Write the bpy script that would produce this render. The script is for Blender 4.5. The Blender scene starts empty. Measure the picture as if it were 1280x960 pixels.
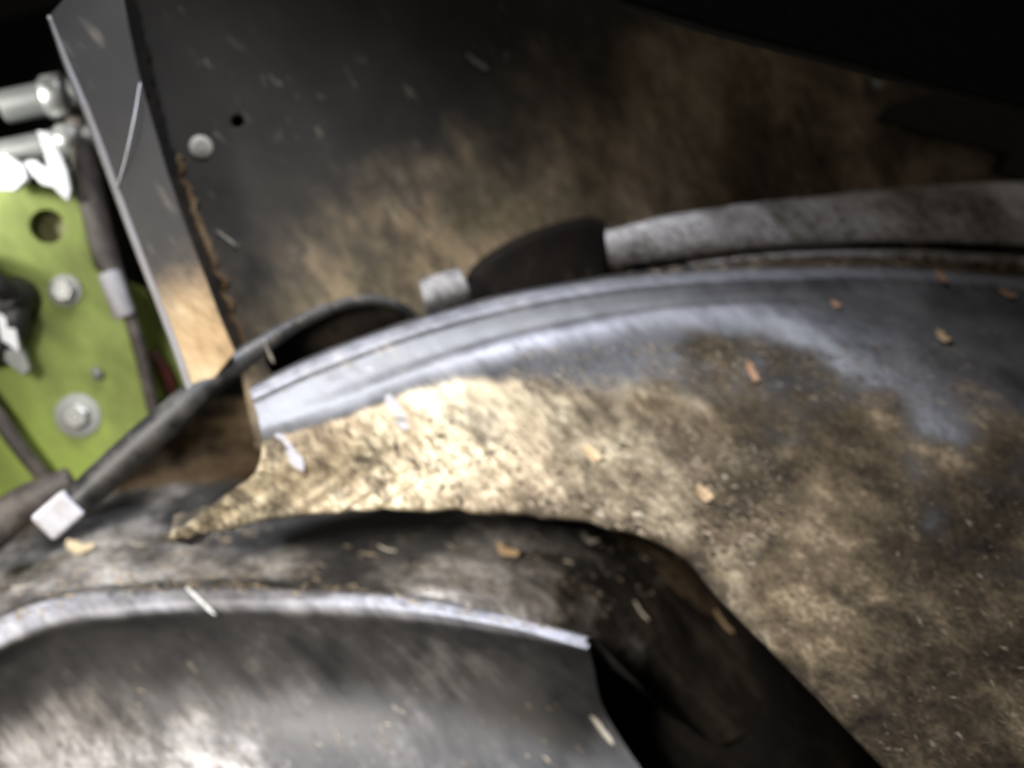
import bpy, bmesh, math, random
from mathutils import Vector, Matrix, noise
from mathutils.bvhtree import BVHTree
random.seed(7)
SC = bpy.context.scene
COL = SC.collection

# ------------------------------------------------------------------ camera
PITCH = math.radians(42)
CAM = Vector((0, -0.334, 0.30))
LENS = 35.0
RIGHT = Vector((1, 0, 0)); FWD = Vector((0, math.cos(PITCH), -math.sin(PITCH))); UP = Vector((0, math.sin(PITCH), math.cos(PITCH)))
cd = bpy.data.cameras.new('camera'); cam = bpy.data.objects.new('camera', cd); COL.objects.link(cam)
cam.location = CAM; cam.rotation_euler = (math.pi/2 - PITCH, 0, 0)
cd.lens = LENS; cd.sensor_width = 36; cd.clip_start = 0.01; cd.clip_end = 50
cd.dof.use_dof = True; cd.dof.focus_distance = 0.30; cd.dof.aperture_fstop = 6.0
SC.camera = cam

# ------------------------------------------------------------------ world, lamps, exposure
w = bpy.data.worlds.new('World'); SC.world = w; w.use_nodes = True
w.node_tree.nodes['Background'].inputs[0].default_value = (0.63, 0.57, 0.50, 1)
w.node_tree.nodes['Background'].inputs[1].default_value = 0.13
def area(name, loc, target, size, power, col, sy=None, spread=180):
    l = bpy.data.lights.new(name, 'AREA'); l.energy = power; l.color = col; l.size = size
    if sy: l.shape = 'RECTANGLE'; l.size_y = sy
    l.spread = math.radians(spread)
    o = bpy.data.objects.new(name, l); COL.objects.link(o); o.location = loc
    o.rotation_euler = (Vector(target) - Vector(loc)).to_track_quat('-Z', 'Y').to_euler()
    return o
def spot(name, loc, target, power, col, size, radius):
    l = bpy.data.lights.new(name, 'SPOT'); l.energy = power; l.color = col; l.spot_size = math.radians(size); l.spot_blend = 1.0; l.shadow_soft_size = radius
    o = bpy.data.objects.new(name, l); COL.objects.link(o); o.location = loc
    o.rotation_euler = (Vector(target) - Vector(loc)).to_track_quat('-Z', 'Y').to_euler()
    return o
spot('work_lamp', (-0.26, -0.30, 0.40), (-0.135, -0.068, -0.06), 23.0, (1.0, 0.95, 0.885), 50, 0.06)
area('cool_daylight_lamp', (-0.035, 0.14, 0.42), (-0.035, -0.085, -0.04), 0.28, 1.2, (0.86, 0.90, 1.0), 0.07, 60)
area('side_daylight_lamp', (-0.44, -0.02, 0.16), (-0.28, 0.17, 0.03), 0.06, 0.30, (1.0, 0.99, 0.95), 0.06, 50)
SC.view_settings.view_transform = 'Standard'; SC.view_settings.look = 'None'
SC.view_settings.exposure = 0.0; SC.view_settings.gamma = 1; SC.view_settings.use_curve_mapping = False

# ------------------------------------------------------------------ helpers
ang = math.radians(50)
SD = (RIGHT*math.cos(ang) - UP*math.sin(ang)).normalized()       # the way the dust has been brushed
S2 = (RIGHT*math.sin(ang) + UP*math.cos(ang)).normalized(); S3 = SD.cross(S2)
HALF = 18.0/LENS
def ray(px, py):
    x = (px-640)/640*HALF; y = -(py-480)/640*HALF
    return (FWD + RIGHT*x + UP*y).normalized()
def P(px, py, z):
    d = ray(px, py); t = (z-CAM.z)/d.z
    return CAM + d*t
class Plane:
    def __init__(s, px, py, z, n):
        s.o = P(px, py, z); s.n = Vector(n).normalized()
        s.x = Vector((0, 0, 1)).cross(s.n).normalized()
        if s.x.x < 0: s.x = -s.x
        s.y = s.n.cross(s.x).normalized()
        s.M = Matrix((s.x, s.y, s.n)).transposed().to_4x4(); s.M.translation = s.o
    def at(s, px, py, h=0.0):
        d = ray(px, py); o = s.o + s.n*h
        return CAM + d*((o-CAM).dot(s.n)/d.dot(s.n))
    def loc(s, px, py, h=0.0):
        v = s.at(px, py, h)-s.o
        return (v.dot(s.x), v.dot(s.y))
def link(name, me, mat, parent=None, smooth=True):
    o = bpy.data.objects.new(name, me); COL.objects.link(o)
    if mat: me.materials.append(mat)
    if smooth:
        for p in me.polygons: p.use_smooth = True
    if parent: o.parent = parent
    return o
def tag(o, label=None, cat=None, group=None, kind=None):
    if label: o['label'] = label
    if cat: o['category'] = cat
    if group: o['group'] = group
    if kind: o['kind'] = kind
    return o
def empty(name, label, cat, group=None):
    o = bpy.data.objects.new(name, None); COL.objects.link(o); o.empty_display_size = 0.01
    return tag(o, label, cat, group)
def frombm(name, bm, mat, parent=None, smooth=True):
    me = bpy.data.meshes.new(name); bm.normal_update(); bm.to_mesh(me); bm.free()
    return link(name, me, mat, parent, smooth)

def cr(p0, p1, p2, p3, t):
    return 0.5*((2*p1)+(p2-p0)*t+(2*p0-5*p1+4*p2-p3)*t*t+(3*p1-p0-3*p2+p3)*t**3)
def spline(pts, n):
    L = [0]
    for a, b in zip(pts, pts[1:]): L.append(L[-1]+(b-a).length)
    out = []; k = 0
    for i in range(n):
        s = L[-1]*i/(n-1)
        while k < len(pts)-2 and s > L[k+1]: k += 1
        t = (s-L[k])/max(1e-9, L[k+1]-L[k])
        a = pts[k-1] if k > 0 else 2*pts[0]-pts[1]
        b = pts[k+2] if k+2 < len(pts) else 2*pts[-1]-pts[-2]
        out.append(cr(a, pts[k], pts[k+1], b, t))
    return out
def loft(name, curves, nu, nvs, mat, parent=None, dust=None, disp=0.0012, lump=1.0, painted_sheen=None):
    """curves: world-space polylines; nvs[i] rows between curve i and i+1; dust(u, row position) -> 0..1"""
    C = [spline(c, nu) for c in curves]
    rows = []; pos = []
    for i in range(len(C)-1):
        n = nvs[i]
        for k in range(n + (1 if i == len(C)-2 else 0)):
            t = k/n
            r = []
            for j in range(nu):
                p1, p2 = C[i][j], C[i+1][j]
                p0 = C[i-1][j] if i > 0 else 2*p1-p2
                p3 = C[i+2][j] if i+2 < len(C) else 2*p2-p1
                # tame tangents for uneven spacing
                d = (p2-p1).length
                a = p1-p0; b = p3-p2
                p0 = p1 - a*min(1, 1.5*d/max(1e-9, a.length)); p3 = p2 + b*min(1, 1.5*d/max(1e-9, b.length))
                r.append(cr(p0, p1, p2, p3, t))
            rows.append(r); pos.append(i+t)
    nv = len(rows); V = []; D = []
    for i in range(nv):
        for j in range(nu):
            D.append(max(0.0, min(1.0, dust(j/(nu-1), pos[i], rows[i][j]))) if dust else 0.0)
    for i in range(nv):
        for j in range(nu):
            p = rows[i][j]
            a = rows[min(i+1, nv-1)][j]-rows[max(i-1, 0)][j]; b = rows[i][min(j+1, nu-1)]-rows[i][max(j-1, 0)]
            n = b.cross(a); n = n.normalized() if n.length > 1e-12 else Vector((0, 0, 1))
            if n.dot(CAM-p) < 0: n = -n
            d = D[i*nu+j]
            q = (S2*p.dot(S2)+S3*p.dot(S3)+SD*(p.dot(SD)/4.5))
            h = noise.fractal(q*90, 1.0, 2.0, 4)*0.5 + 0.5*noise.noise(p*35*lump)
            h2 = noise.fractal(q*330, 0.8, 2.2, 3)
            V.append(p + n*(disp*d*(0.4+h*(1.6 if d > .5 else 1)) + disp*0.35*d*h2 + 0.00018*h))
    F = [(i*nu+j, i*nu+j+1, (i+1)*nu+j+1, (i+1)*nu+j) for i in range(nv-1) for j in range(nu-1)]
    me = bpy.data.meshes.new(name); me.from_pydata(V, [], F); me.update()
    at = me.attributes.new('dust', 'FLOAT', 'POINT'); at.data.foreach_set('value', D)
    if painted_sheen:
        W = [painted_sheen(j/(nu-1), pos[i], rows[i][j]) for i in range(nv) for j in range(nu)]
        a_sheen = me.attributes.new('painted_sheen', 'FLOAT', 'POINT'); a_sheen.data.foreach_set('value', W)
    return link(name, me, mat, parent)
def curve_px(pts, z=None):
    return [P(p[0], p[1], p[2] if len(p) > 2 else z) for p in pts]
def off(pts, dx, dy): return [(p[0]+dx, p[1]+dy)+tuple(p[2:]) for p in pts]
def thick(o, t):
    m = o.modifiers.new('thickness', 'SOLIDIFY'); m.thickness = t; m.offset = -1
def tube(name, pts, rad, mat, parent=None, seg=14, n=60, cap=True):
    """rad: number or list of radii along the path"""
    S = spline(pts, n); bm = bmesh.new(); rings = []
    prev = Vector((0.31, 0.2, 0.93))
    for i, p in enumerate(S):
        t = (S[min(i+1, n-1)]-S[max(i-1, 0)]).normalized()
        a = (prev - t*prev.dot(t)).normalized(); prev = a; b = t.cross(a)
        f = i/(n-1)
        if isinstance(rad, (list, tuple)):
            x = f*(len(rad)-1); k = min(int(x), len(rad)-2); r = rad[k]+(rad[k+1]-rad[k])*(x-k)
        else: r = rad
        r *= 1+0.03*noise.noise(p*150)
        rings.append([bm.verts.new(p+(a*math.cos(q)+b*math.sin(q))*r) for q in [2*math.pi*s/seg for s in range(seg)]])
    for A, B in zip(rings, rings[1:]):
        for s in range(seg): bm.faces.new((A[s], A[(s+1) % seg], B[(s+1) % seg], B[s]))
    if cap: bm.faces.new(rings[0][::-1]); bm.faces.new(rings[-1])
    bmesh.ops.recalc_face_normals(bm, faces=bm.faces)
    return frombm(name, bm, mat, parent)
def plate(name, pl, outline, holes, t, mat, parent=None, bevel=0.0008, h=0.0):
    """outline and holes in picture points laid on the real plane pl; real thickness t"""
    cu = bpy.data.curves.new(name, 'CURVE'); cu.dimensions = '2D'; cu.fill_mode = 'BOTH'
    cu.extrude = t/2; cu.bevel_depth = bevel; cu.bevel_resolution = 2
    def add(L):
        s = cu.splines.new('POLY'); s.points.add(len(L)-1); s.use_cyclic_u = True
        for q, (a, b) in zip(s.points, L): q.co = (a, b, 0, 1)
    def smooth(L):
        v = [Vector((a, b, 0)) for a, b in L]; n = len(v); o = []
        for i in range(n):
            for k in range(5): c = cr(v[i-1], v[i], v[(i+1) % n], v[(i+2) % n], k/5); o.append((c.x, c.y))
        return o
    add([pl.loc(*p) for p in outline])
    for H in holes: add(smooth([pl.loc(*p) for p in H]))
    tmp = bpy.data.objects.new('tmp', cu); COL.objects.link(tmp)
    dg = bpy.context.evaluated_depsgraph_get(); me = bpy.data.meshes.new_from_object(tmp.evaluated_get(dg))
    bpy.data.objects.remove(tmp); bpy.data.curves.remove(cu); me.name = name
    me.materials.clear()
    me.transform(pl.M @ Matrix.Translation((0, 0, h-t/2)))
    o = link(name, me, mat, parent, False)
    return o
def ell(cx, cy, rx, ry, rot=0, n=12):
    c, s = math.cos(rot), math.sin(rot); o = []
    for i in range(n):
        a = 2*math.pi*i/n; x, y = rx*math.cos(a), ry*math.sin(a); o.append((cx+x*c-y*s, cy+x*s+y*c))
    return o
def frame(loc, n, roll=0.0):
    n = Vector(n).normalized(); x = n.orthogonal().normalized(); y = n.cross(x)
    M = Matrix((x, y, n)).transposed().to_4x4() @ Matrix.Rotation(roll, 4, 'Z'); M.translation = loc
    return M
def turned(name, prof, M, mat, parent=None, seg=28, smooth=True):
    """lathe of (radius, height) pairs about the local z axis"""
    bm = bmesh.new(); R = []
    for r, h in prof:
        R.append([bm.verts.new(M @ Vector((r*math.cos(2*math.pi*s/seg), r*math.sin(2*math.pi*s/seg), h))) for s in range(seg)] if r > 1e-7 else [bm.verts.new(M @ Vector((0, 0, h)))])
    for A, B in zip(R, R[1:]):
        for s in range(seg):
            a, b = A[s % len(A)], A[(s+1) % len(A)]; c, d = B[(s+1) % len(B)], B[s % len(B)]
            f = [v for i, v in enumerate((a, b, c, d)) if v not in (a, b, c, d)[:i]]
            if len(f) > 2: bm.faces.new(f)
    bmesh.ops.recalc_face_normals(bm, faces=bm.faces)
    o = frombm(name, bm, mat, parent, smooth)
    if smooth:
        m = o.modifiers.new('edges', 'EDGE_SPLIT'); m.split_angle = math.radians(40)
    return o
def block(name, M, size, mat, parent=None, bev=0.001, seg=2):
    bm = bmesh.new(); bmesh.ops.create_cube(bm, size=1, matrix=M @ Matrix.Diagonal((*size, 1)))
    bmesh.ops.bevel(bm, geom=list(bm.edges), offset=bev, segments=seg, affect='EDGES', profile=0.5)
    return frombm(name, bm, mat, parent, False)

# ------------------------------------------------------------------ materials
class NT:
    def __init__(s, name):
        s.m = bpy.data.materials.new(name); s.m.use_nodes = True; s.t = s.m.node_tree; s.t.nodes.clear()
        s.out = s.n('ShaderNodeOutputMaterial'); s.b = s.n('ShaderNodeBsdfPrincipled'); s.l(s.b.outputs[0], s.out.inputs[0])
    def n(s, k, **kw):
        o = s.t.nodes.new(k)
        for a, b in kw.items(): setattr(o, a, b)
        return o
    def l(s, a, b): s.t.links.new(a, b)
    def put(s, sock, v):
        if hasattr(v, 'is_output'): s.l(v, sock)
        else: sock.default_value = v
    def math(s, op, a, b=0.0, c=None, clamp=False):
        o = s.n('ShaderNodeMath', operation=op, use_clamp=clamp); s.put(o.inputs[0], a); s.put(o.inputs[1], b)
        if c is not None: s.put(o.inputs[2], c)
        return o.outputs[0]
    def pos(s): return s.n('ShaderNodeTexCoord').outputs['Object']
    def dot(s, v, d):
        o = s.n('ShaderNodeVectorMath', operation='DOT_PRODUCT'); s.l(v, o.inputs[0]); o.inputs[1].default_value = d
        return o.outputs['Value']
    def streak(s, k=6.0):
        v = s.pos(); c = s.n('ShaderNodeCombineXYZ')
        s.l(s.dot(v, SD/k), c.inputs[0]); s.l(s.dot(v, S2), c.inputs[1]); s.l(s.dot(v, S3), c.inputs[2])
        return c.outputs[0]
    def noise(s, v, scale, detail=4, rough=0.6):
        o = s.n('ShaderNodeTexNoise'); s.l(v, o.inputs['Vector']); o.inputs['Scale'].default_value = scale
        o.inputs['Detail'].default_value = detail; o.inputs['Roughness'].default_value = rough
        return o.outputs['Fac']
    def ramp(s, f, stops):
        o = s.n('ShaderNodeValToRGB'); s.put(o.inputs[0], f); e = o.color_ramp.elements
        while len(e) < len(stops): e.new(0.5)
        for q, (p, c) in zip(e, stops): q.position = p; q.color = (*c, 1) if len(c) == 3 else c
        return o.outputs[0]
    def mix(s, f, a, b):
        o = s.n('ShaderNodeMix', data_type='RGBA'); s.put(o.inputs[0], f)
        for i, v in ((6, a), (7, b)):
            if hasattr(v, 'is_output'): s.l(v, o.inputs[i])
            else: o.inputs[i].default_value = (*v, 1)
        return o.outputs[2]
    def mixf(s, f, a, b):
        o = s.n('ShaderNodeMix', data_type='FLOAT'); s.put(o.inputs[0], f); s.put(o.inputs[2], a); s.put(o.inputs[3], b)
        return o.outputs[0]
    def maprange(s, v, a, b, c=0.0, d=1.0, smooth=False):
        o = s.n('ShaderNodeMapRange', interpolation_type='SMOOTHSTEP' if smooth else 'LINEAR'); s.l(v, o.inputs[0])
        for i, x in enumerate((a, b, c, d)): o.inputs[1+i].default_value = x
        return o.outputs[0]
    def bump(s, h, strength=0.3, dist=0.001):
        o = s.n('ShaderNodeBump'); o.inputs['Strength'].default_value = strength; o.inputs['Distance'].default_value = dist
        s.l(h, o.inputs['Height']); s.l(o.outputs[0], s.b.inputs['Normal'])
TAN = [(0.0, (0.09, 0.07, 0.045)), (0.3, (0.30, 0.235, 0.155)), (0.55, (0.54, 0.45, 0.30)), (0.8, (0.72, 0.63, 0.44)), (1.0, (0.80, 0.74, 0.58))]
DRAB = [(0.0, (0.013, 0.010, 0.007)), (0.4, (0.050, 0.037, 0.022)), (0.75, (0.125, 0.092, 0.054)), (1.0, (0.28, 0.21, 0.13))]
OLIVE = [(0.0, (0.04, 0.033, 0.025)), (0.5, (0.15, 0.115, 0.08)), (1.0, (0.36, 0.29, 0.21))]
SHADE = [(0.0, (0.008, 0.007, 0.006)), (0.5, (0.022, 0.018, 0.014)), (1.0, (0.07, 0.055, 0.04))]  # near-black tones that paint shade into the shelf's right end
GREY = [(0.0, (0.13, 0.115, 0.10)), (0.45, (0.48, 0.455, 0.44)), (1.0, (0.80, 0.79, 0.80))]
BROWN = [(0.0, (0.045, 0.03, 0.018)), (0.5, (0.12, 0.085, 0.05)), (1.0, (0.30, 0.22, 0.13))]
RUST = [(0.0, (0.16, 0.11, 0.06)), (0.5, (0.38, 0.265, 0.145)), (1.0, (0.55, 0.43, 0.27))]
def dusty(name, base=(0.018, 0.018, 0.019), film=(0.10, 0.10, 0.105), filmamt=0.5, pal=TAN, grad=None, rough=0.42, k=5.0, scale=170, spec=0.5, bias=0.0, soft=0.16, speck=0.5, metallic=0.0, pal2=None, x2=(0.0, 0.12), clump=0.0, sscale=420, sth=0.66):
    """dark moulded surface under a thin grey film, with caked dirt where the 'dust' attribute or the gradient says"""
    m = NT(name); v = m.pos(); sv = m.streak(k)
    if grad:
        a, b = grad; d = (b-a); L = d.length_squared
        f = m.math('ADD', m.dot(v, d/L), -a.dot(d)/L, clamp=True)
    else:
        at = m.n('ShaderNodeAttribute', attribute_name='dust'); f = at.outputs['Fac']
    n1 = m.math('ADD', m.math('MULTIPLY', m.noise(m.streak(k*1.5), scale*0.42, 4, 0.65), 0.6), m.math('MULTIPLY', m.noise(sv, scale, 5, 0.7), 0.4)); n4 = m.noise(v, 17, 3, 0.6); n2 = m.noise(v, 28, 4, 0.6); n3 = m.noise(sv, scale*3.2, 3, 0.6)
    nz = m.math('ADD', m.math('MULTIPLY', n1, 0.75), m.math('MULTIPLY', n2, 0.75))     # mean .75
    s_ = m.math('ADD', m.math('ADD', m.math('MULTIPLY', f, 1.25), bias), m.math('ADD', nz, -1.12))
    mask = m.maprange(s_, -soft, soft, 0, 1, True)
    fm = m.maprange(m.math('ADD', m.math('MULTIPLY', n2, 0.6), m.math('MULTIPLY', n1, 0.6)), 0.42, 0.82, 0, filmamt)
    spk = m.maprange(m.noise(m.streak(6.0), sscale, 2, 0.5), sth, sth+0.09, 0, speck)
    spk = m.math('MULTIPLY', spk, m.maprange(m.math('ADD', m.math('MULTIPLY', n2, 0.5), m.math('MULTIPLY', n4, 0.5)), 0.46, 0.58, 0.0, 1.0))
    c0 = m.mix(fm, base, film)
    c0 = m.mix(spk, c0, (0.36, 0.31, 0.24))
    sheen_f = m.n('ShaderNodeAttribute', attribute_name='painted_sheen').outputs['Fac']
    c0 = m.mix(m.math('MULTIPLY', sheen_f, m.maprange(n1, 0.36, 0.60, 0.15, 1.0)), c0, (0.41, 0.415, 0.46))  # pale bluish tint painted into the colour as a highlight
    tone = m.math('ADD', m.math('ADD', m.math('MULTIPLY', n1, 0.75), m.math('MULTIPLY', n3, 0.35)), m.math('MULTIPLY', m.math('ADD', n4, -0.5), 0.8))
    dc = m.ramp(tone, [(0.36+0.38*p, c) for p, c in pal])
    if clump:
        ck = m.maprange(m.math('ADD', m.math('MULTIPLY', m.noise(m.streak(2.6), 44, 5, 0.7), 0.7), m.math('MULTIPLY', n4, 0.3)), 0.49, 0.585, 0, clump, True)
        dc = m.mix(ck, dc, (0.035, 0.028, 0.022))
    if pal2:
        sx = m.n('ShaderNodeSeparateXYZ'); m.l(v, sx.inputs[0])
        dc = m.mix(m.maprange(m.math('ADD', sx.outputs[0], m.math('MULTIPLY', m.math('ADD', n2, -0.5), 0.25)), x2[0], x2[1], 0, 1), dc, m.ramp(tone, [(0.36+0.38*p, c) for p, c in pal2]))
    m.l(m.mix(mask, c0, dc), m.b.inputs['Base Color'])
    m.l(m.mixf(mask, m.mixf(fm, rough, rough+0.16), 0.95), m.b.inputs['Roughness'])
    m.l(m.mixf(mask, spec, 0.12), m.b.inputs['Specular IOR Level'])
    m.b.inputs['Metallic'].default_value = metallic
    h = m.math('ADD', m.math('MULTIPLY', m.math('MULTIPLY', n3, mask), 1.0), m.math('MULTIPLY', n1, 0.35))
    m.bump(h, 0.55, 0.0012)
    return m.m
def simple(name, col, rough=0.5, metallic=0.0, dirt=0.3, dirtcol=(0.16, 0.12, 0.08), scale=90, spec=0.5, k=3.0, bump=0.2):
    m = NT(name); sv = m.streak(k); v = m.pos()
    f = m.math('ADD', m.math('MULTIPLY', m.noise(sv, scale*2, 4), 0.5), m.math('MULTIPLY', m.noise(v, scale*0.5, 4), 0.5))
    fm = m.maprange(f, 0.45, 0.68, 0, dirt)
    m.l(m.mix(fm, col, dirtcol), m.b.inputs['Base Color'])
    m.l(m.mixf(fm, rough, 0.9), m.b.inputs['Roughness'])
    if metallic: m.l(m.mixf(fm, metallic, 0.0), m.b.inputs['Metallic'])
    m.b.inputs['Specular IOR Level'].default_value = spec
    m.bump(m.noise(sv, scale*5, 3), bump, 0.0006)
    return m.m

M_HOUS = dusty('dusty_black_plastic', film=(0.15, 0.145, 0.145), filmamt=0.75, pal2=DRAB, x2=(-0.03, 0.10), clump=0.85, k=7.0, rough=0.38, spec=0.42, soft=0.22)
M_LOW = dusty('grey_dusted_plastic', spec=0.33, clump=0.35, pal2=SHADE, x2=(-0.03, 0.05), k=7.0, rough=0.38, soft=0.3, film=(0.115, 0.11, 0.105), filmamt=0.75, pal=[(0.0, (0.06, 0.055, 0.05)), (0.4, (0.19, 0.175, 0.16)), (1.0, (0.60, 0.57, 0.54))])
M_BRN = dusty('brown_caked_recess', base=(0.014, 0.011, 0.009), film=(0.06, 0.042, 0.028), filmamt=0.8, pal=BROWN, rough=0.7, spec=0.15, k=5.0)
M_RING = dusty('grey_dust_ring', film=(0.2, 0.19, 0.18), pal=GREY, bias=0.55, k=6.0)
M_BLACK = simple('black_rubber', (0.010, 0.010, 0.011), 0.45, dirt=0.35, dirtcol=(0.10, 0.085, 0.07))
M_HOSE = simple('dusty_hose_rubber', (0.009, 0.009, 0.009), 0.5, dirt=0.45, dirtcol=(0.15, 0.135, 0.115), scale=60)
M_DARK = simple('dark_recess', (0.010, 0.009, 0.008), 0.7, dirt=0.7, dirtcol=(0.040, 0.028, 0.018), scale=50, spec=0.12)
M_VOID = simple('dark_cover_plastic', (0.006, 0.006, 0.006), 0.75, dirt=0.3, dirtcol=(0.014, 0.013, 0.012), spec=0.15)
M_GREEN = simple('lime_green_paint', (0.205, 0.27, 0.040), 0.5, dirt=0.9, dirtcol=(0.085, 0.092, 0.03), scale=26, bump=0.1)
M_STEEL = simple('zinc_steel', (0.55, 0.56, 0.54), 0.35, 0.9, dirt=0.5, dirtcol=(0.20, 0.18, 0.15))
M_DULL = simple('dull_grey_steel', (0.28, 0.29, 0.28), 0.45, 0.6, dirt=0.5, dirtcol=(0.12, 0.11, 0.09))
M_WHITE = simple('white_nylon', (0.85, 0.87, 0.88), 0.4, dirt=0.12)
M_PALE = simple('pale_grey_plastic', (0.36, 0.355, 0.375), 0.5, dirt=0.6)
M_CABLE = simple('dusty_cable', (0.045, 0.037, 0.032), 0.6, dirt=0.8, dirtcol=(0.17, 0.145, 0.12), scale=60)
M_RED = simple('dark_red_rubber', (0.14, 0.02, 0.018), 0.5, dirt=0.5)
M_STRAW = simple('dry_straw', (0.55, 0.50, 0.40), 0.8, dirt=0.3)
M_DUSTB = simple('dusty_zinc', (0.50, 0.47, 0.40), 0.6, dirt=0.6, dirtcol=(0.22, 0.19, 0.15))
M_BRK = simple('dull_black_steel', (0.022, 0.022, 0.022), 0.7, dirt=0.4, dirtcol=(0.05, 0.045, 0.04), spec=0.2)
M_REFLECT = simple('blue_grey_reflection', (0.38, 0.38, 0.42), 0.4, dirt=0.6, dirtcol=(0.4, 0.33, 0.22))  # tint of two thin slivers that stand in for bluish reflections
M_CHIP = simple('tan_wood_chip', (0.52, 0.36, 0.20), 0.85, dirt=0.35)
M_FLAKE = simple('cream_wood_flake', (0.72, 0.60, 0.40), 0.85, dirt=0.2)
M_CHIPR = simple('reddish_wood_chip', (0.42, 0.23, 0.13), 0.85, dirt=0.35)

SURF = []   # surfaces that debris can lie on
# ------------------------------------------------------------------ floor of the machine, in the dark
bm = bmesh.new()
bmesh.ops.create_grid(bm, x_segments=2, y_segments=2, size=1.2, matrix=Matrix.Translation((0, 0.5, -0.26)))
tag(frombm('machine_floor', bm, M_VOID), kind='structure')

# ------------------------------------------------------------------ main moulded housing
A = [(312,487),(400,445),(520,402),(640,370),(760,350),(880,340),(1000,336),(1120,336),(1400,358)]
B = [(316,503),(404,464),(523,420),(642,388),(760,367),(880,356),(1000,352),(1120,352),(1400,376)]
Cc = [(322,520),(412,486),(535,445),(645,415),(762,392),(880,378),(1000,372),(1120,384),(1400,470)]
D1 = [(326,540),(420,506),(540,460),(645,430),(760,405),(880,388),(980,396),(1080,432),(1190,492),(1400,680)]
D2 = [(328,556),(425,530),(540,492),(645,466),(760,444),(880,430),(975,442),(1065,488),(1165,560),(1400,800)]
E = [(318,590),(430,568),(540,552),(645,545),(760,540),(880,550),(970,578),(1060,640),(1150,730),(1400,1030)]
F = [(208,674),(330,648),(450,637),(560,636),(660,642),(760,657),(845,690),(900,748),(1000,850),(1240,1100)]
Fd = spline([Vector((x, y, 0)) for x, y in F], 90)        # crumbly lower edge of the caked dirt
F = [(q.x, q.y+(6*noise.noise(Vector((q.x*0.02, q.y*0.02, 1)))+4*noise.noise(Vector((q.x*0.07, q.y*0.07, 2))))*min(1, i/6, max(0.25, (60-i)/20))) for i, q in enumerate(Fd)]
def zl(c, zleft, z):
    o = []
    for x, y in c:
        t = max(0, min(1, (x-320)/330)); o.append((x, y, zleft+(z-zleft)*t*t*(3-2*t)))
    return o
back0 = [(x, y-(2+38*min(1, max(0, (x-745)/130))), -0.022) for x, y in A]
back1 = [(x, y-4, -0.012) for x, y in A]
curves = [curve_px(back0), curve_px(back1), curve_px(off(A, 0, -0.5), -0.002), curve_px(off(A, 1, 3), 0.0), curve_px(off(B, 0, -4), 0.0), curve_px(B, -0.0015),
          curve_px(zl(Cc, -0.0040, -0.0060)), curve_px(zl(D1, -0.0065, -0.0052)), curve_px(zl(D2, -0.0105, -0.0120)), curve_px(zl(E, -0.020, -0.030)), curve_px(zl(F, -0.042, -0.050)),
          curve_px(zl(off(F, 1, 3), -0.0445, -0.0525)), curve_px(zl(off(F, 4, 2), -0.050, -0.058)), curve_px(zl(off(F, 10, -30), -0.06, -0.067))]
def sm(a, b, x):
    t = max(0, min(1, (x-a)/(b-a))); return t*t*(3-2*t)
def dust_main(u, v, p):
    if v < 1.2: return 0.15+0.45*sm(0.5, 0.7, u)
    if v < 5.2: return 0.12
    left = 1-sm(0.10, 0.45, u)          # dirt sits higher at the left end
    base = sm(8.0-0.7*left, 9.2-0.75*left, v)*(0.74+0.08*left)
    base = max(base, (0.54+0.3*noise.noise(p*14))*sm(0.35, 0.55, u)*sm(7.9, 9.3, v))
    base -= 0.30*sm(0.2, 0.5, u)*(0.25+0.9*noise.noise(p*22))*sm(7.5,8.5,v)
    base = max(base, (0.33+0.32*noise.noise(p*26))*sm(0.30, 0.45, u)*sm(7.3, 8.1, v))
    base = max(base, 0.38*sm(0.74, 0.88, u)*sm(6.0, 7.2, v))
    if v > 10.05: base *= 0.3
    return base*(0.95+0.25*noise.noise(p*30))+0.06
def painted_sheen_main(u, v, p):
    return 0.36*sm(1.9, 2.4, v)*(1-sm(4.4, 5.3, v)) + 0.58*sm(6.1, 6.9, v)*(1-sm(7.1, 7.85, v))*sm(0.12, 0.3, u)*(1-sm(.50, .84, u))  # highlights of the rim and the bulge, painted as paler bands
hous = empty('moulded_housing', 'large curved black plastic housing with sand caked across its sloping face', 'housing')
shell = loft('shell', curves, 420, [4,3,2,3,2,6,10,14,26,26,2,2,3], M_HOUS, hous, dust_main, disp=0.0015, painted_sheen=painted_sheen_main)
SURF.append(shell)
# end cap of the shell at its left, closing the wall thickness
cap = loft('end_wall', [[c[0] for c in (curves[3], curves[5], curves[6], curves[8], curves[9], curves[10])],
                        [c[0]+Vector((0.004, 0.012, -0.02)) for c in (curves[3], curves[5], curves[6], curves[8], curves[9], curves[10])]],
           40, [8], M_HOUS, hous, lambda u, v, p: 0.5*(1-v)*u)
# thin raised lip along the lower right opening edge
lp = [P(x, y, -0.050) for x, y in [(868,708),(905,748),(955,800),(1005,850),(1060,908),(1125,980)]]
tube('opening_lip', lp, 0.0007, M_BRN, hous, 8, 50)

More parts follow.
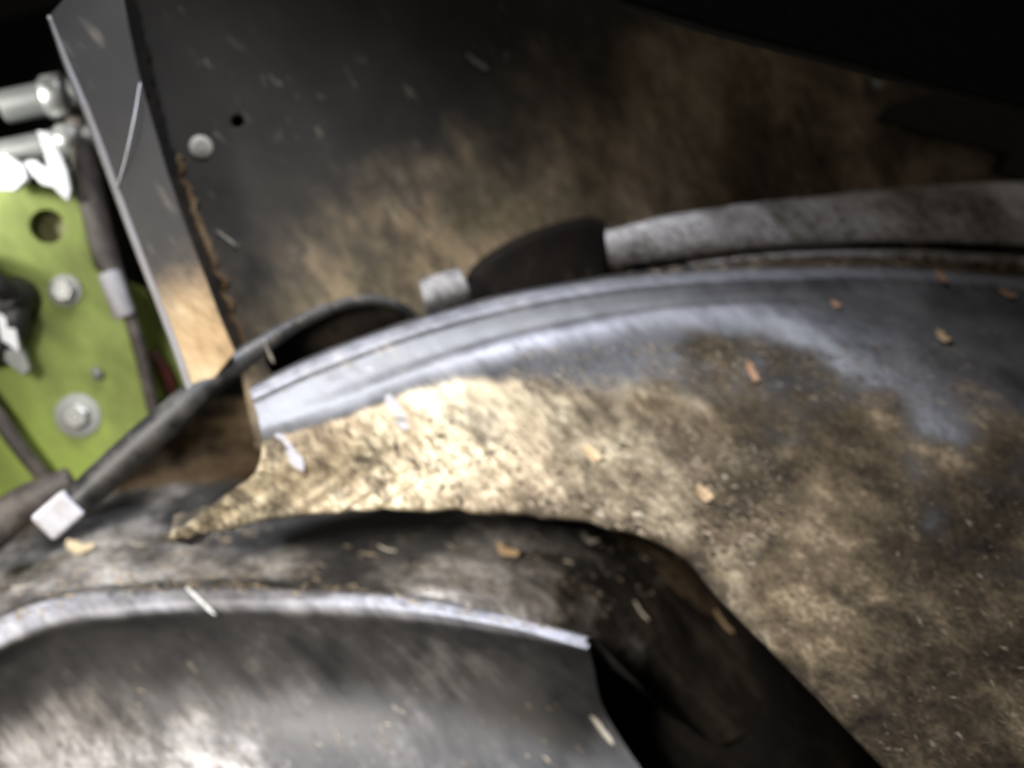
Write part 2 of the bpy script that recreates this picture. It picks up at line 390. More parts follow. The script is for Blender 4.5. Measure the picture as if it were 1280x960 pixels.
# ------------------------------------------------------------------ lower cover: shelf, bright rim, falling front face
R0 = [(-30,788),(60,752),(150,740),(260,737),(400,741),(520,752),(640,774),(732,800)]
R1 = [(-30,826),(60,786),(150,772),(260,765),(400,768),(520,777),(640,795),(737,813)]
s0 = [(-30,560),(60,540),(160,520),(260,500),(380,500),(500,520),(660,570),(840,660,-0.17),(990,770,-0.19)]
s1 = [(-30,690),(60,650),(160,610),(260,600),(380,600),(500,605),(660,630),(800,690,-0.14),(905,760,-0.165),(1010,840,-0.19)]
s2 = [(-30,735),(60,700),(160,685),(260,672),(380,665),(500,668),(660,692),(790,745,-0.125),(880,810,-0.16),(970,890,-0.19)]
s3 = [(-30,765),(60,728),(155,716),(260,708),(390,708),(510,716),(650,742),(760,795,-0.125),(820,850,-0.16),(890,930,-0.19)]
f1 = [(-30,850),(60,815),(150,800),(260,795),(400,800),(520,808),(640,825),(742,835)]
f2 = [(-30,895),(60,868),(150,855),(260,850),(400,858),(520,866),(640,876),(752,880)]
f3 = [(-30,950),(60,930),(150,925),(260,925),(400,930),(520,935),(640,935),(780,930)]
f4 = [(-30,1060),(60,1050),(150,1045),(260,1045),(400,1045),(520,1045),(640,1045),(850,1030)]
lc = [curve_px(s0, -0.150), curve_px(s1, -0.132), curve_px(s2, -0.108), curve_px(s3, -0.096), curve_px([(x+(8 if i == 7 else 0), y-3) for i, (x, y) in enumerate(R0)], -0.0885), curve_px(R0, -0.0865), curve_px(off(R0, 1, 12), -0.0855),
      curve_px(off(R1, 0, -8), -0.0870), curve_px(R1, -0.0900), curve_px(f1, -0.108), curve_px(f2, -0.127), curve_px(f3, -0.140), curve_px(f4, -0.150)]
def dust_shade_low(u, v, p):
    v += 1
    if v < 3.6:
        d = 0.26 + 0.3*noise.noise(p*25)
        d -= 0.55*sm(0.2, 0.27, u)*(1-sm(1.6, 2.9, v))*(1-sm(.45, .6, u))          # clean black band under the housing
        d += 0.6*sm(0.50, 0.68, u)  # right end painted dark, shade put into the colour
        d += 0.20*(1-sm(0.2, 0.32, u))*sm(1.5, 2.2, v)
        return d
    if v < 8.2: return 0.16*(1-sm(.5, 1, u))
    d = 0.10 + 0.40*sm(9.6, 11.0, v)*(1-sm(0.2, 0.6, u)) + 0.3*noise.noise(p*16)
    return d - 0.12*sm(.5, .9, u)
low = empty('lower_cover', 'rounded dark plastic cover with a pale highlight painted on its rim along the bottom left', 'cover')
rec = loft('recess_floor', lc[:2]+[[q+Vector((0, -0.002, -0.004)) for q in lc[2]]], 160, [12, 8], M_BRN, low, lambda u, v, p: 0.45+0.3*noise.noise(p*30), disp=0.002)
SURF.append(rec)
lsh = loft('shell', lc[1:], 320, [14,14,8,2,3,4,2,8,12,14,12], M_LOW, low, dust_shade_low, disp=0.0014, painted_sheen=lambda u, v, p: 0.85*sm(3.2, 4.0, v)*(1-sm(6.3, 7.1, v))*(1-0.3*u))  # the rim's highlight is painted in as a pale band
SURF.append(lsh)
rend = [c[-1] for c in lc[4:]]
ew = loft('end_wall', [rend, [q+Vector((0.006, 0.02, -0.05)) for q in rend]], 40, [10], M_VOID, low)
tag(lsh, None)

# ------------------------------------------------------------------ opening between the two: dark inner liner
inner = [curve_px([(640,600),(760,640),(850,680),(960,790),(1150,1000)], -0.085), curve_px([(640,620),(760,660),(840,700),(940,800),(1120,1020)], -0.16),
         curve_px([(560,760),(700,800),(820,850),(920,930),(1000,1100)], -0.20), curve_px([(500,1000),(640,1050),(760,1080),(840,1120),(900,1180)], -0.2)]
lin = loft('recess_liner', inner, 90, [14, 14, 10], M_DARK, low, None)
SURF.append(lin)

# ------------------------------------------------------------------ back panel
PB = Plane(500, 378, -0.022, (0.36, -0.80, 0.55))
slot1 = [(330,445),(352,415),(385,390),(425,375),(465,371),(498,380),(520,400),(520,440),(430,470),(350,475)]
slot2 = [(575,368),(590,335),(620,311),(660,291),(700,278),(738,272),(756,283),(761,318),(745,365),(690,400),(600,410)]
hole = ell(297, 152, 10.5, 10)
ga, gb = PB.at(560, 60), PB.at(500, 400)
M_PANEL = dusty('panel_grey_metal', base=(0.028, 0.025, 0.021), film=(0.074, 0.067, 0.057), filmamt=0.6, pal=[(0.0, (0.10, 0.08, 0.045)), (0.4, (0.18, 0.145, 0.09)), (0.7, (0.29, 0.215, 0.13)), (1.0, (0.40, 0.33, 0.22))], grad=(PB.at(400, 50), PB.at(620, 390)), rough=0.6, spec=0.3, pal2=OLIVE, x2=(-0.02, 0.18), bias=-0.34, scale=60, k=2.5, soft=0.34, speck=0.5, sscale=230, sth=0.635, clump=0.6)
panel = empty('back_panel', 'flat grey metal panel with dirt spreading up from its lower edge', 'panel')
SURF.append(plate('sheet', PB, [(158,-60),(176,60),(190,120),(204,170),(222,235),(243,290),(262,350),(285,405),(300,440),(320,560),(1320,560),(1320,143),(1195,112),(1050,74),(900,36),(740,-12),(600,-60)], [slot1, slot2, hole], 0.0025, M_PANEL, panel))
# ragged dark seal strip down the panel's left border
mid = [(146,-50),(156,0),(172,60),(186,110),(200,165),(216,225),(240,290),(260,345),(280,400),(302,445)]
wl = [14,13,11,7,7,9,9,9,9,7]
def ragged(side, amp=1.0, extra=0.0, f0=0.0):
    o = []
    for i in range(110):
        f = (f0+(1-f0)*i/109)*(len(mid)-1); k = min(int(f), len(mid)-2); t = f-k
        x = mid[k][0]+(mid[k+1][0]-mid[k][0])*t; y = mid[k][1]+(mid[k+1][1]-mid[k][1])*t; wd = wl[k]+(wl[k+1]-wl[k])*t
        j = amp*(noise.noise(Vector((y*0.07, side*7, 0)))*9+noise.noise(Vector((y*0.3, side*3, 5)))*6)
        o.append((x+side*(wd+extra)+j, y))
    return o
plate('edge_seal', PB, ragged(-1)+ragged(1)[::-1], [], 0.002, M_DARK, panel, 0.0003, 0.0045)
M_RUSTY = dusty('rusty_caked_edge', base=(0.10, 0.06, 0.03), film=(0.2, 0.13, 0.07), pal=RUST, rough=0.9, spec=0.1, k=2.5, bias=0.3, clump=0.6)
plate('rusty_fringe', PB, ragged(-1, 1.3, 1, 0.5)+ragged(1, 1.3, 7, 0.5)[::-1], [], 0.0015, M_RUSTY, panel, 0.0003, 0.0022)
def slot_ring(sl):
    S = [PB.at(*q) for q in sl]; c = sum(S, Vector())/len(S)
    return spline(S+[S[0]], 60), c
S, c = slot_ring(slot1)
loft('slot_pocket', [[c+(q-c)*1.03-PB.n*0.0022 for q in S], [c+(q-c)*1.02-PB.n*0.015 for q in S], [c+(q-c)*0.8-PB.n*0.021 for q in S], [c+(q-c)*0.05-PB.n*0.022 for q in S]], 60, [6, 4, 5], M_DARK, panel)
S, c = slot_ring(slot2)
M_LUMP = dusty('black_brown_rubber', base=(0.008, 0.007, 0.006), film=(0.028, 0.02, 0.014), filmamt=0.6, pal=BROWN, rough=0.7, spec=0.12, k=4.0, speck=0.2)
bump_ = loft('rubber_stop', [[c+(q-c)*1.02-PB.n*0.002 for q in S], [c+(q-c)*1.0+PB.n*0.004 for q in S], [c+(q-c)*0.95+PB.n*0.0075 for q in S], [c+(q-c)*0.80+PB.n*0.0088 for q in S], [c+(q-c)*0.4+PB.n*0.0085 for q in S], [c+(q-c)*0.02+PB.n*0.0085 for q in S]], 90, [4, 3, 4, 6, 5], M_LUMP, None, lambda u, v, p: 0.08*(v > 2)+0.2*noise.noise(p*60))
tag(bump_, 'blunt black rubber stop left of the grey ring end', 'rubber stop')
Mh = frame(PB.at(297, 152, -0.0025), PB.n)
turned('hole_socket', [(0.0049, 0.0), (0.0046, -0.012), (0.0, -0.012)], Mh, M_VOID, panel)
Mb = frame(PB.at(251, 184, 0.0), PB.n)
bolt = turned('bolt', [(0.0, 0.0022), (0.0044, 0.0021), (0.0054, 0.0014), (0.0056, 0.0004), (0.0066, 0.0003), (0.0068, -0.001)], Mb, M_DUSTB, panel)
turned('socket_recess', [(0.0020, 0.0016), (0.0020, 0.0025), (0.0026, 0.0025), (0.0026, 0.0016)], Mb, M_DULL, bolt, 6, False)

# ------------------------------------------------------------------ left side plate with its bright edge
PS = Plane(232, 478, 0.006, (0.30, -0.80, 0.55))
M_STRIP = dusty('side_plate_grey', base=(0.024, 0.022, 0.020), film=(0.058, 0.053, 0.048), filmamt=0.6, pal=RUST, grad=(PS.at(130, 130), PS.at(262, 470)), rough=0.55, bias=-0.45, scale=60, k=3.0, soft=0.3, speck=0.3, sscale=120, sth=0.62)
side = empty('side_plate', 'narrow leaning grey plate with a bright thin edge and orange dirt below', 'plate')
SURF.append(plate('sheet', PS, [(63,22),(110,-30),(146,-30),(160,40),(172,95),(188,150),(207,215),(228,275),(250,335),(272,395),(292,440),(268,470),(240,488)], [], 0.0022, M_STRIP, side))
M_EDGE = simple('lit_plate_edge', (0.24, 0.235, 0.235), 0.5, dirt=0.5)  # pale grey paints the light caught along the plate's edge
tube('bright_edge', [PS.at(*q, 0.0004) for q in [(61,20),(85,85),(112,150),(140,225),(168,300),(195,370),(218,430),(238,488)]], [0.0008, 0.0016, 0.0018, 0.0017, 0.0017, 0.0016, 0.0017, 0.0018], M_EDGE, side, 10, 90)
stalk = tube('straw_stalk', [PS.at(*q, h) for q, h in [((175,104), 0.003), ((169,140), 0.005), ((162,175), 0.005), ((155,205), 0.0035), ((147,232), 0.002)]], [0.0002, 0.0003, 0.0003, 0.0002], M_WHITE, None, 6, 30)
tag(stalk, 'long thin white fibre curving across the side plate', 'fibre')

# ------------------------------------------------------------------ outer ring behind the housing rim
ring = empty('outer_ring', 'curved grey dust-coated ring behind the housing rim', 'ring')
rt = [(757,290),(830,271),(920,258),(1050,243),(1180,232),(1310,226)]
rm = [(757,300),(830,281),(920,268),(1050,253),(1180,242),(1310,236)]
rf = [(760,320),(830,308),(920,294),(1050,283),(1180,280),(1310,284)]
rb = [(763,333),(830,324),(920,312),(1050,303),(1180,302),(1310,308)]
rc = [curve_px(rt, -0.014), curve_px(off(rt, 0, 1), 0.005), curve_px(rm, 0.0068), curve_px(rf, -0.001), curve_px(rb, -0.009), curve_px(off(rb, 0, -3), -0.013), curve_px(off(rb, 0, -8), -0.022)]
rs = loft('ring_wall', rc, 260, [3, 4, 12, 6, 2, 2], M_RING, ring, lambda u, v, p: 0.5+0.25*noise.noise(p*30)-0.2*u*(v > 2), disp=0.0016)
SURF.append(rs)
loft('ring_end', [[c[0] for c in rc[1:6]], [c[0]+Vector((0.002, 0.014, -0.004)) for c in rc[1:6]]], 20, [4], M_RING, ring, lambda u, v, p: 0.4)
# foot of the ring: a second low dusty band in the channel
ft = [curve_px([(860,322),(960,312),(1060,310),(1180,314),(1310,322)], -0.017), curve_px([(860,330),(960,320),(1060,318),(1180,322),(1310,330)], -0.0135), curve_px([(862,338),(960,329),(1060,327),(1180,331),(1310,340)], -0.018)]
SURF.append(loft('channel_bead', ft, 160, [6, 6], M_RING, ring, lambda u, v, p: 0.35+0.3*noise.noise(p*40), disp=0.0014))
# short stub of the ring between the slots
tb = [curve_px([(528,358),(545,350),(574,342)], -0.006), curve_px([(527,363),(545,354),(576,346)], 0.001), curve_px([(528,378),(548,370),(584,361)], -0.001), curve_px([(534,394),(552,386),(588,376)], -0.012)]
stub = loft('locating_tab', tb, 30, [4, 10, 8], M_LOW, None, lambda u, v, p: 0.3, disp=0.001, painted_sheen=lambda u, v, p: 0.12)
thick(stub, 0.003)
tag(stub, 'short grey tab standing between the two dark slots', 'tab'); SURF.append(stub)

# ------------------------------------------------------------------ dark covers, upper right
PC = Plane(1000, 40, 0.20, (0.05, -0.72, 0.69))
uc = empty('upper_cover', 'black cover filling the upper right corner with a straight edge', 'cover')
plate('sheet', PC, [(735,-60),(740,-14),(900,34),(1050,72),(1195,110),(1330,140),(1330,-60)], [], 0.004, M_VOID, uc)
PD = Plane(1180, 165, 0.10, (0.0, -0.78, 0.62))
bk = plate('dark_bracket', PB, [(1084,152),(1105,133),(1190,113),(1330,128),(1330,245),(1232,218),(1242,193),(1170,176)], [], 0.004, M_BRK, None, 0.0008, 0.012)
tag(bk, 'dark angular bracket below the black upper right cover', 'bracket')
tab_ = Plane(1092, 103, 0.075, (-0.10, -0.80, 0.60))

# ------------------------------------------------------------------ green bracket and its hardware
PG = Plane(100, 450, -0.045, (0.12, -0.82, 0.56))
gr = empty('green_bracket', 'lime green painted steel bracket with bolts and holes', 'bracket')
gout = [(-60,232),(10,236),(50,232),(88,242),(103,262),(108,300),(118,335),(140,352),(150,380),(160,420),(172,465),(188,520),(160,560),(110,590),(70,618),(20,640),(-60,660)]
SURF.append(plate('sheet', PG, gout, [ell(60, 283, 24, 22, 0.5), ell(18, 372, 30, 28)], 0.004, M_GREEN, gr, 0.0006))
PG2 = Plane(195, 400, -0.06, (0.12, -0.82, 0.56))
plate('rear_flange', PG2, [(150,350),(180,362),(205,400),(225,455),(245,500),(180,500)], [], 0.003, M_GREEN, gr, 0.0005)
turned('hole_cup', [(0.0125, -0.0035), (0.0125, -0.007), (0.006, -0.009), (0.0, -0.0085)], frame(PG.at(61, 284), PG.n), simple('olive_grime', (0.20, 0.20, 0.09), 0.8, dirt=0.9, dirtcol=(0.05, 0.045, 0.03), scale=60), gr)
def bolt_on(px, py, r, wash, mat, roll=0.0):
    M = frame(PG.at(px, py, 0.0006), PG.n, roll)
    b = None
    if wash: b = turned('washer', [(0.0, 0.0), (wash, 0.0), (wash, 0.0012), (r*0.9, 0.0016), (0.0, 0.0016)], M, M_DULL, gr)
    h = turned('bolt_head', [(0.0, 0.0058), (r*0.85, 0.0058), (r, 0.005), (r, 0.001), (0.0, 0.001)], M, mat, b or gr, 6, False)
    turned('head_recess', [(r*0.35, 0.0052), (r*0.35, 0.0062), (r*0.5, 0.0062), (r*0.5, 0.0052)], M, M_DULL, h if b is None else b, 20, False)
bolt_on(82, 363, 0.0058, 0.0082, M_STEEL, 0.3)
bolt_on(98, 519, 0.0065, 0.0118, M_STEEL, 0.6)
pin = turned('pin', [(0.0, 0.006), (0.002, 0.006), (0.0026, 0.005), (0.0026, 0.0)], frame(PG.at(120, 463), (PG.n+SD*0.9)), M_DULL, gr)

# black plug with its lead, entering the large hole
plug = empty('cable_plug', 'black round plug on a thick lead at the left edge of the green bracket', 'plug')
turned('plug_body', [(0.0, 0.020), (0.007, 0.019), (0.0105, 0.015), (0.0115, 0.006), (0.0115, -0.012), (0.009, -0.016), (0.0, -0.016)], frame(PG.at(24, 374), PG.n+Vector((-0.15, 0, 0.1))), M_BLACK, plug)
tube('lead', [PG.at(18, 372, 0.012), PG.at(0, 358, 0.02), PG.at(-30, 338, 0.02), PG.at(-80, 310, 0.01)], 0.0058, M_BLACK, plug)
tube('lower_lead', [PG.at(14, 380, 0.010), PG.at(20, 400, 0.013), PG.at(14, 425, 0.010), PG.at(-12, 440, 0.008), PG.at(-50, 445, 0.006)], 0.007, M_BLACK, plug)
spade = empty('spade_connector', 'small white and clear connector below the black plug', 'connector')
Ms = frame(PG.at(29, 418, 0.018), PG.n)
def flatblock(name, pl, q, h, t, mat, parent):
    return plate(name, pl, q, [], t, mat, parent, 0.0004, h)
flatblock('white_sleeve', PG, [(14,388),(34,402),(40,434),(20,420)], 0.019, 0.004, M_WHITE, spade)
flatblock('grey_barrel', PG, [(21,420),(39,432),(50,456),(42,464),(20,446)], 0.015, 0.005, M_DULL, spade)
# brown-grey cables
c1 = tube('sheathed_cable', [PG.at(*q, h) for q, h in [((98,150), .0), ((106,200), .004), ((116,250), .008), ((130,310), .012), ((150,362), .016), ((170,420), .016), ((184,478), .012), ((196,530), .006)]], [0.006, 0.0065, 0.0068, 0.0066, 0.0036, 0.0034, 0.0034, 0.0034], M_CABLE, None, 14, 100)
tag(c1, 'brown grey sheathed cable running down the right of the green bracket', 'cable')
fer = turned('cable_ferrule', [(0.0, 0.012), (0.0048, 0.012), (0.0056, 0.010), (0.0056, -0.010), (0.0048, -0.012), (0.0, -0.012)], frame(PG.at(146, 368, 0.019), PG.at(160, 400, 0.017)-PG.at(136, 335, 0.016)), M_PALE)
tag(fer, 'pale ferrule clamped on the brown grey cable', 'ferrule')
c2 = tube('ground_cable', [PG.at(*q, h) for q, h in [((-40,470), .012), ((0,525), .014), ((25,560), .014), ((50,590), .012), ((78,622), .006)]], 0.0042, M_CABLE, None, 14, 60)
tag(c2, 'thick dusty cable crossing the lower corner of the green bracket', 'cable')
red = tube('red_lead', [PG2.at(*q, h) for q, h in [((190,440), .004), ((203,458), .007), ((212,478), .008), ((216,500), .004)]], 0.0032, M_RED, None, 10, 30)
tag(red, 'dark red lead tucked beside the foot of the side plate', 'lead')

# shafts above the bracket
def shaft(px0, py0, px1, py1, r, rc_, collar, label):
    s = empty('steel_shaft', label, 'shaft', 'shafts above the green bracket')
    a, b = PG.at(px0, py0, 0.0), PG.at(px1, py1, 0.0); d = (b-a)
    L = d.length
    turned('rod', [(0.0, 0.0), (r*0.9, 0.0), (r, r*0.1), (r, L), (0, L)], frame(a, d), M_DULL, s)
    ca = a+d*collar
    turned('collar', [(0.0, 0.0), (rc_*0.93, 0.0), (rc_, 0.001), (rc_, 0.010), (rc_*0.93, 0.011), (0.0, 0.011)], frame(ca, d), M_STEEL, s)
    return s
shaft(5, 134, 130, 108, 0.0085, 0.0112, 0.42, 'upper dull steel shaft with collar beside the top of the side plate')
shaft(-30, 200, 120, 170, 0.0075, 0.0095, 0.70, 'lower dull steel shaft just above the white clip')
# white nylon clip
cl = empty('white_clip', 'bright white plastic clip above the green bracket', 'clip')
flatblock('left_pad', PG, [(2,203),(22,197),(42,210),(47,226),(32,240),(8,238),(-2,222)], 0.016, 0.006, M_WHITE, cl)
flatblock('strap', PG, [(65,170),(78,172),(90,196),(98,216),(103,240),(100,252),(88,242),(78,225),(74,198)], 0.020, 0.004, M_WHITE, cl)
flatblock('right_pad', PG, [(46,206),(56,204),(70,214),(86,224),(82,236),(66,232),(54,220)], 0.016, 0.005, M_WHITE, cl)
dk = plate('frame_rail', Plane(60, 60, -0.02, (0.1, -0.8, 0.6)), [(-60,40),(80,8),(110,60),(120,150),(60,190),(-60,210)], [], 0.004, M_VOID)
tag(dk, 'black frame rail behind the steel shafts', 'rail')

# ------------------------------------------------------------------ hose over the recess, with its pale end
hs = empty('black_hose', 'black rubber hose running diagonally under the side plate', 'hose')
hp = [((74,644), -.0315), ((95,628), -.028), ((150,578), -.018), ((215,520), -.006), ((275,468), .002), ((330,430), .004), ((372,404), .003), ((420,383), .0), ((465,375), -.004), ((500,383), -.010), ((522,402), -.020)]
hose = tube('tube', [P(*q, z) for q, z in hp], [0.0064, 0.0074, 0.0076, 0.0072, 0.006, 0.0045, 0.0035, 0.003, 0.0026, 0.0022], M_HOSE, hs, 16, 140)
SURF.append(hose)
pe = P(76, 642, -0.031); pd = (P(110, 612, -0.026)-P(50, 664, -0.035)).normalized()
cy = (CAM-pe); cy = (cy-pd*cy.dot(pd)).normalized(); cx = cy.cross(pd)
Mc = Matrix((cx, cy, pd)).transposed().to_4x4(); Mc.translation = pe + cy*0.004
block('end_cuff', Mc, (0.0145, 0.015, 0.017), M_PALE, hs, 0.0022, 3)
# cross rail in the lower left corner
rail = tube('edge_rail', [P(*q, z) for q, z in [((-40,690), -.07), ((10,645), -.07), ((50,620), -.065), ((90,600), -.062)]], [0.010, 0.010, 0.009, 0.007], M_CABLE, None, 14, 40)
tag(rail, 'dusty grey tube end in the lower left below the green bracket', 'tube')

# ------------------------------------------------------------------ debris lying on the surfaces
dg = bpy.context.evaluated_depsgraph_get(); dg.update()
TREES = []
for o in SURF:
    me = o.data
    TREES.append((BVHTree.FromPolygons([v.co for v in me.vertices], [p.vertices for p in me.polygons]), o.name))
def hit(px, py):
    best = None; d = ray(px, py)
    for t, nm in TREES:
        l, n, i, dist = t.ray_cast(CAM, d)
        if l is not None and (best is None or dist < best[2]): best = (l, n if n.dot(d) < 0 else -n, dist)
    return best
def sliver(name, px, py, length, width, thk, mat, angle, label, cat, group=None, lift=0.0):
    h = hit(px, py)
    if not h: return
    p, n, _ = h
    a = math.radians(angle); d = RIGHT*math.cos(a)-UP*math.sin(a); d = (d-n*d.dot(n)).normalized(); s = n.cross(d)
    bm = bmesh.new(); N = 9; rings = []
    for i in range(N):
        f = i/(N-1)*2-1; wv = width/2*(1-abs(f)**5*random.uniform(.3, .9))*(1+0.55*noise.noise(Vector((px, py, f*3))))
        c = p+n*(thk*0.6+lift+thk*1.2*f*f*random.uniform(.6, 1.2))+d*(f*length/2)+s*width*0.25*noise.noise(Vector((py, px, f)))
        rings.append([bm.verts.new(c+s*wv), bm.verts.new(c+n*thk*.5+s*wv*.2), bm.verts.new(c-s*wv), bm.verts.new(c-n*thk*.5)])
    for A_, B_ in zip(rings, rings[1:]):
        for k in range(4): bm.faces.new((A_[k], A_[(k+1) % 4], B_[(k+1) % 4], B_[k]))
    bm.faces.new(rings[0]); bm.faces.new(rings[-1][::-1])
    bmesh.ops.recalc_face_normals(bm, faces=bm.faces)
    return tag(frombm(name, bm, mat, None, False), label, cat, group)
G1 = 'wood chips and flakes in the dirt'; G2 = 'dry straw bits in the dirt'
mm = 0.001
for a in [
 ('wood_chip', 1143, 310, 11*mm, 5*mm, 1.2*mm, M_FLAKE, 8, 'cream wood flake lying in the channel behind the housing rim', 'wood chip', G1),
 ('wood_chip', 1176, 348, 10*mm, 4*mm, 1.2*mm, M_CHIPR, 80, 'reddish chip lying across the pale housing rim', 'wood chip', G1),
 ('wood_chip', 1178, 425, 9*mm, 5*mm, 2*mm, M_CHIP, 70, 'tan chip on the grey face below the rim at right', 'wood chip', G1),
 ('wood_chip', 1258, 368, 9*mm, 3*mm, 1*mm, M_CHIPR, 40, 'thin brown chip below the rim at the far right edge', 'wood chip', G1),
 ('wood_chip', 1045, 382, 6*mm, 4*mm, 1*mm, M_CHIPR, 60, 'dull reddish chip in the groove under the rim', 'wood chip', G1),
 ('wood_chip', 940, 466, 12*mm, 3.2*mm, 1.2*mm, M_CHIPR, 72, 'slim reddish splinter below the shiny bulge', 'wood chip', G1),
 ('wood_chip', 635, 692, 12*mm, 8*mm, 2*mm, M_CHIP, 60, 'tan chip on the dark shelf between housing and lower rim', 'wood chip', G1),
 ('wood_chip', 740, 567, 10*mm, 4*mm, 1.2*mm, M_CHIP, 35, 'pale flake in the sand on the housing slope', 'wood chip', G1),
 ('wood_chip', 880, 618, 9*mm, 5*mm, 1.5*mm, M_CHIP, 35, 'tan chip in the gravelly dirt right of the sand', 'wood chip', G1),
 ('wood_chip', 903, 778, 15*mm, 3.5*mm, 1.2*mm, M_CHIP, 62, 'golden splinter beside the dark opening edge', 'wood chip', G1),
 ('wood_chip', 735, 677, 10*mm, 7*mm, 2*mm, M_STRAW, 55, 'grey beige chip at the right end of the dark shelf', 'wood chip', G1),
 ('wood_chip', 104, 690, 16*mm, 9*mm, 3*mm, M_FLAKE, 38, 'cream lump beneath the pale hose end', 'wood chip', G1),
 ('straw_bit', 252, 752, 20*mm, 1.6*mm, .8*mm, M_WHITE, 42, 'white straw lying across the pale lower rim', 'straw', G2),
 ('straw_bit', 334, 438, 16*mm, 1.5*mm, .8*mm, M_STRAW, 42, 'pale straw crossing the black hose', 'straw', G2),
 ('straw_bit', 800, 764, 12*mm, 1.6*mm, .8*mm, M_STRAW, 60, 'grey straw at the left border of the black opening', 'straw', G2),
 ('straw_bit', 484, 688, 11*mm, 1.6*mm, .8*mm, M_STRAW, 58, 'grey straw on the dark shelf above the lower rim', 'straw', G2),
 ('straw_bit', 752, 912, 17*mm, 2.2*mm, 1*mm, M_STRAW, 52, 'beige straw near the right end of the lower cover', 'straw', G2),
 ('straw_bit', 30, 735, 16*mm, 1.3*mm, .8*mm, M_STRAW, 38, 'thin straw at the far left above the lower rim', 'straw', G2),
 ('straw_bit', 175, 682, 14*mm, 1.5*mm, .8*mm, M_STRAW, 45, 'beige straw on the dirty shelf left of the sand', 'straw', G2),
 ('straw_bit', 283, 298, 13*mm, 0.9*mm, .6*mm, M_STRAW, 35, 'fine straw at the ragged seam of the back panel', 'straw', G2),
 ('reflection_sliver', 496, 515, 18*mm, 5*mm, .3*mm, M_REFLECT, 60, 'bluish grey sliver standing in for a reflection on the upper edge of the sand', 'painted reflection', G1),
 ('reflection_sliver', 362, 565, 20*mm, 5*mm, .3*mm, M_REFLECT, 55, 'bluish grey sliver standing in for a reflection at the left end of the housing', 'painted reflection', G1),
 ('wood_chip', 1093, 104, 9*mm, 6*mm, 1.5*mm, M_DULL, 20, 'small pale flake on the back panel near the black bracket', 'wood chip', G1),
 ('wood_chip', 595, 78, 14*mm, 2.5*mm, 1*mm, M_DULL, 30, 'grey splinter high on the dark back panel', 'wood chip', G1),
]: sliver(*a)

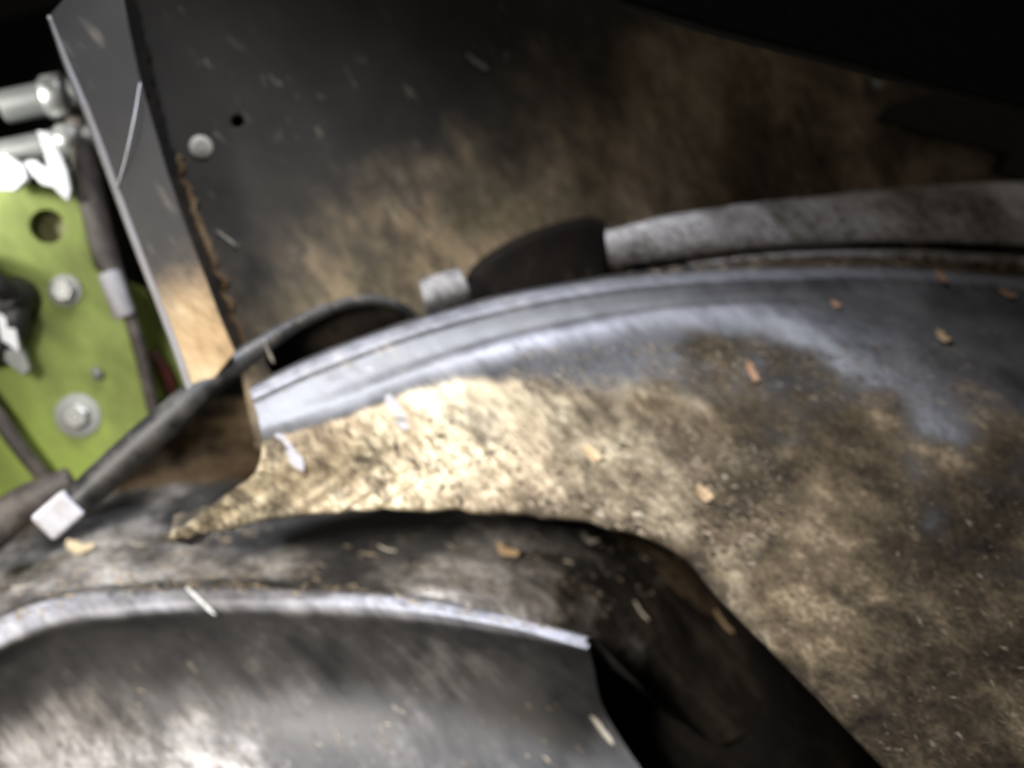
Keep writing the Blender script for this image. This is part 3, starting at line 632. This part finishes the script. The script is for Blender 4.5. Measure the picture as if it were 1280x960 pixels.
# sand, grit and chaff: uncountable, one object
def scatter(name, regions, label, mat_, cat):
    V = []; Fc = []; tone = []
    for (poly, n, lo, hi, st) in regions:
        xs = [q[0] for q in poly]; ys = [q[1] for q in poly]; k = 0; tries = 0
        while k < n and tries < n*6:
            tries += 1
            x = random.uniform(min(xs), max(xs)); y = random.uniform(min(ys), max(ys))
            ins = False; j = len(poly)-1
            for i in range(len(poly)):
                if (ys[i] > y) != (ys[j] > y) and x < (xs[j]-xs[i])*(y-ys[i])/(ys[j]-ys[i])+xs[i]: ins = not ins
                j = i
            if not ins or noise.noise(Vector((x*0.02, y*0.02, 3)))*0.5+0.5 < random.random()*0.9: continue
            h = hit(x, y)
            if not h: continue
            p, nn, _ = h; k += 1
            r = random.uniform(lo, hi)*random.uniform(.6, 1); a = math.radians(random.gauss(50-(x/1280)*12, 14))
            d = RIGHT*math.cos(a)-UP*math.sin(a); d = (d-nn*d.dot(nn)).normalized(); s = nn.cross(d); e = random.uniform(1.5, st*1.8)
            b0 = len(V); c = p+nn*r*0.25
            V += [c+d*r*e, c+s*r, c-d*r*e, c-s*r*random.uniform(.6, 1.2), c+nn*r*0.9, c-nn*r*0.5]
            Fc += [(b0+i, b0+j2, b0+q) for i, j2, q in ((0,1,4),(1,2,4),(2,3,4),(3,0,4),(1,0,5),(2,1,5),(3,2,5),(0,3,5))]
            t = random.random(); tone += [t]*6
    me = bpy.data.meshes.new(name); me.from_pydata(V, [], Fc)
    at = me.attributes.new('tone', 'FLOAT', 'POINT'); at.data.foreach_set('value', tone)
    o = link(name, me, mat_, None, False)
    return tag(o, label, cat, None, 'stuff')
mg = NT('sand_grains'); at = mg.n('ShaderNodeAttribute', attribute_name='tone')
mg.l(mg.ramp(at.outputs['Fac'], [(0.0, (0.03, 0.025, 0.02)), (0.35, (0.12, 0.09, 0.06)), (0.65, (0.26, 0.20, 0.13)), (0.9, (0.36, 0.29, 0.20)), (1.0, (0.44, 0.38, 0.29))]), mg.b.inputs['Base Color'])
mg.b.inputs['Roughness'].default_value = 0.9
scatter('sand_grit', [
  ([(330,560),(420,520),(640,500),(820,520),(960,560),(1020,660),(900,690),(800,650),(640,635),(450,632),(230,668),(320,610)], 2600, .25*mm, .55*mm, 3.5),
  ([(960,470),(1280,560),(1280,960),(1120,960),(900,700)], 350, .25*mm, .5*mm, 4),
  ([(450,650),(640,655),(800,690),(860,740),(720,780),(500,745),(420,710)], 260, .3*mm, .7*mm, 4),
  ([(430,560),(560,540),(860,560),(980,640),(960,690),(800,650),(640,638),(450,634)], 190, .6*mm, 1.5*mm, 1.8),
  ([(560,640),(760,660),(900,720),(960,700),(900,650),(700,620)], 90, .6*mm, 1.5*mm, 1.6),
  ([(760,330),(900,318),(1280,318),(1280,338),(1000,334),(780,346)], 420, .3*mm, 1.2*mm, 2.2),
  ([(150,742),(420,742),(700,790),(690,775),(420,728),(150,728)], 260, .3*mm, 1.0*mm, 2.2),
  ([(210,660),(330,640),(340,668),(200,700),(160,690)], 200, .3*mm, .9*mm, 3),
  ([(0,740),(150,690),(400,700),(420,740),(200,735),(0,780)], 250, .3*mm, .8*mm, 5),
  ([(760,290),(1280,230),(1280,335),(860,335)], 1200, .25*mm, .6*mm, 3),
  ([(300,440),(450,330),(640,230),(900,200),(900,260),(740,270),(520,360)], 300, .25*mm, .6*mm, 3),
  ([(0,860),(400,850),(740,880),(760,960),(0,960)], 110, .3*mm, .7*mm, 4),
  ([(640,430),(1200,430),(1240,520),(900,500),(640,490)], 900, .25*mm, .6*mm, 4),
 ], 'loose sand, grit and chaff scattered over the housing', mg.m, 'sand')
